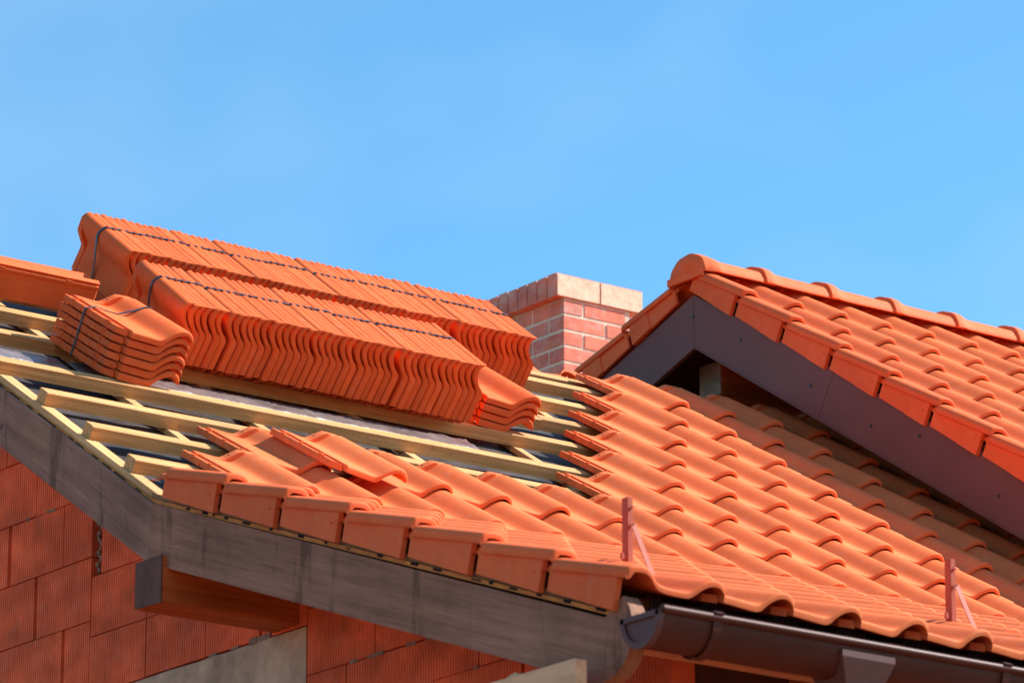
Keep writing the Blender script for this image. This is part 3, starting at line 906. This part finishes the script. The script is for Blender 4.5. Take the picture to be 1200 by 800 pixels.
# four loose tiles lying flat at the right end of the front row
O, xx, dd, nn = flat_frame(2.327, 1.651, .0, radians(1), radians(-1.0))
names = ['lowest', 'second from the bottom', 'third from the bottom', 'topmost']
for i in range(4):
    t = link('roof_tile', ME_STK, None, frame(O + nn * (i * .0290) + xx * random.uniform(-.003, .003) + dd * random.uniform(-.003, .003), xx, dd, nn))
    tag(t, '%s of four orange tiles lying flat beside the right end of the front row' % names[i].replace('lowest', 'lowest'), 'roof tile', 'flat tiles beside the front row')
# the loose tile lying askew on the laid courses
O, xx, dd, nn = flat_frame(.905, .255, .069, radians(3), radians(-3.0))
ra = radians(4); xx, nn = xx * cos(ra) - nn * sin(ra), nn * cos(ra) + xx * sin(ra)
t = link('roof_tile', ME_TILE, None, frame(O, xx, dd, nn))
tag(t, 'single loose orange tile lying tilted on top of the laid tiles, not hooked in yet', 'roof tile')

# verge pieces lying along the battens at the upper left
def side_piece(x0, x1, u, w, h, label):
    mb = MB()
    sec = [(0, 0), (.0, h - .03), (-.006, h - .024), (-.006, h - .016), (.004, h - .014), (.004, h - .008), (-.002, h - .004), (.006, h), (.018, h + .003), (.030, h - .002), (.034, h - .010), (.06, h - .014), (.08, h - .008), (.098, h + .002), (.106, h - .012), (.09, h - .022), (.05, h - .032), (.014, h - .032), (.014, 0)]
    nseg = 14; rows = []
    for i in range(nseg + 1):
        x = x0 + (x1 - x0) * i / nseg
        rows.append([P1(x + .0006 * k, u + a, w + b) for k, (a, b) in enumerate(sec)])
    vs = mb.grid(rows, 0, True); mb.bm.faces.new(vs[0][::-1]); mb.bm.faces.new(vs[-1])
    for xx_ in (x0 + .11, x1 - .13): mb.box(P1(xx_, u - .008, w + h - .026), X1 * .02, D1 * .012, N1 * .014)
    return tag(mb.build('verge_piece', M_STACK, None, smooth=38), label, 'verge tile', 'verge tiles stored at the upper left')
side_piece(.24, .75, 2.16, WB, .122, 'orange verge tile lying lengthwise on the top battens, nearest the back tile row')
side_piece(-.29, .228, 2.16, WB, .126, 'orange verge tile lying lengthwise at the left picture edge on the top battens')

# film strip above the second batten
mb = MB(); 
def film(x0, x1, u, w, wd):
    rows = []; n = int((x1 - x0) / .012)
    for i in range(n + 1):
        x = x0 + (x1 - x0) * i / n
        rows.append([P1(x, u + wd * k / 6, w + .004 * noise.noise(Vector((x * 22, k * .8, 4))) + .0025 * noise.noise(Vector((x * 70, k, 9))) - .006 * (k == 0)) for k in range(7)])
    mb.grid(rows)
film(-.05, .30, 1.40, -.088, .11); film(.33, 1.99, 1.39, -.088, .115)
f_ = mb.build('wrapping_film', M_FOIL, None, smooth=60)
sol = f_.modifiers.new('thick', 'SOLIDIFY'); sol.thickness = .0008
tag(f_, 'crinkled silvery wrapping film strip lying between two battens below the tile bundles', 'plastic film')

# scaffold timber under the eave corner
sc = empty('scaffold', (-.13, -1.9, GZ), 'pale bare timber board end of a scaffold below the eave corner', 'scaffold')
mb = MB(); mb.aabb(-.18, -.14, -2.133, -1.2, -1.22, -.987); mb.build('plank', M_SCAFF, sc, bevel=.002)
mb = MB(); mb.prism([Vector((-.138, y, z)) for y, z in ((-1.84, -1.1), (-1.84, -.985), (-1.815, -.962), (-1.795, -.965), (-1.65, -1.005), (-1.65, -1.1))], X1 * .03)
mb.build('brace', M_SCAFF, sc, bevel=.003)
mb = MB(); mb.aabb(-.21, -.11, -1.62, -1.52, GZ, -1.222); mb.build('post', M_SCAFF, sc)

# ------------------------------------------------------------------ ground
mb = MB(); mb.grid([[Vector((x, y, GZ)) for x in (-3000, 3000)] for y in (-3000, 3000)])
gm, nt, b = mat('warm_bounce_ground'); v = coords(nt)  # unseen bare earth, reddish tone picked to bounce warm fill onto shaded faces
c = ramp(nt, noise_(nt, v, .35, 6), [(.35, (.26, .10, .045)), (.5, (.21, .085, .04)), (.68, (.13, .07, .03))]); nt.links.new(c, b.inputs['Base Color']); b.inputs['Roughness'].default_value = 1
tag(mb.build('ground', gm, None), kind='structure')

# ------------------------------------------------------------------ light, sky, camera
SE, SAZ = radians(40), radians(69)       # elevation; azimuth from -y towards +x
sd = Vector((cos(SE) * sin(SAZ), -cos(SE) * cos(SAZ), sin(SE)))
sl = bpy.data.lights.new('sun', 'SUN'); sl.energy = 5.0; sl.angle = radians(.53); sl.color = (1, .95, .88)
so = bpy.data.objects.new('sun', sl); col.objects.link(so); so.rotation_euler = sd.to_track_quat('Z', 'Y').to_euler()
w = bpy.data.worlds.new('World'); scene.world = w; w.use_nodes = True
nt = w.node_tree; bg = nt.nodes['Background']
sky = nt.nodes.new('ShaderNodeTexSky'); sky.sky_type = 'NISHITA'; sky.sun_disc = False
sky.sun_elevation = SE; sky.sun_rotation = math.atan2(sd.x, sd.y)
sky.air_density = 1.0; sky.dust_density = .6; sky.ozone_density = 1.0; sky.altitude = 200
tint = nt.nodes.new('ShaderNodeMix'); tint.data_type = 'RGBA'; tint.blend_type = 'MULTIPLY'; tint.inputs[0].default_value = 1
tint.inputs[7].default_value = (.60, 1.13, 1.33, 1)
nt.links.new(sky.outputs[0], tint.inputs[6]); 
tc = nt.nodes.new('ShaderNodeTexCoord'); mp = nt.nodes.new('ShaderNodeMapping'); mp.inputs['Scale'].default_value = (1, 1, 1.8)
wn = nt.nodes.new('ShaderNodeTexNoise'); wn.inputs['Scale'].default_value = 5.0; wn.inputs['Detail'].default_value = 3; wn.inputs['Roughness'].default_value = .6
wr = nt.nodes.new('ShaderNodeMapRange'); wr.inputs['From Min'].default_value = .42; wr.inputs['From Max'].default_value = .8; wr.inputs['To Max'].default_value = .30
cl = nt.nodes.new('ShaderNodeMix'); cl.data_type = 'RGBA'; cl.inputs[7].default_value = (5.2, 6.2, 7.0, 1)
nt.links.new(tc.outputs['Generated'], mp.inputs[0]); nt.links.new(mp.outputs[0], wn.inputs['Vector']); nt.links.new(wn.outputs['Fac'], wr.inputs[0])
nt.links.new(wr.outputs[0], cl.inputs[0]); nt.links.new(tint.outputs[2], cl.inputs[6]); nt.links.new(cl.outputs[2], bg.inputs[0]); bg.inputs[1].default_value = .086

cam = bpy.data.cameras.new('camera'); co = bpy.data.objects.new('camera', cam); col.objects.link(co)
cam.sensor_width = 36; cam.lens = 36 * FPX / 1200; cam.clip_start = .5; cam.clip_end = 8000
M = Matrix.Identity(4)
for i in range(3): M[i][0] = RT[i]; M[i][1] = UP[i]; M[i][2] = -FW[i]; M[i][3] = CAM[i]
co.matrix_world = M
cam.dof.use_dof = True; cam.dof.focus_distance = 16.6; cam.dof.aperture_fstop = 7.1
scene.camera = co
scene.view_settings.view_transform = 'Standard'; scene.view_settings.look = 'None'
scene.view_settings.exposure = 0.92; scene.view_settings.gamma = 1
scene.cycles.max_bounces = 8
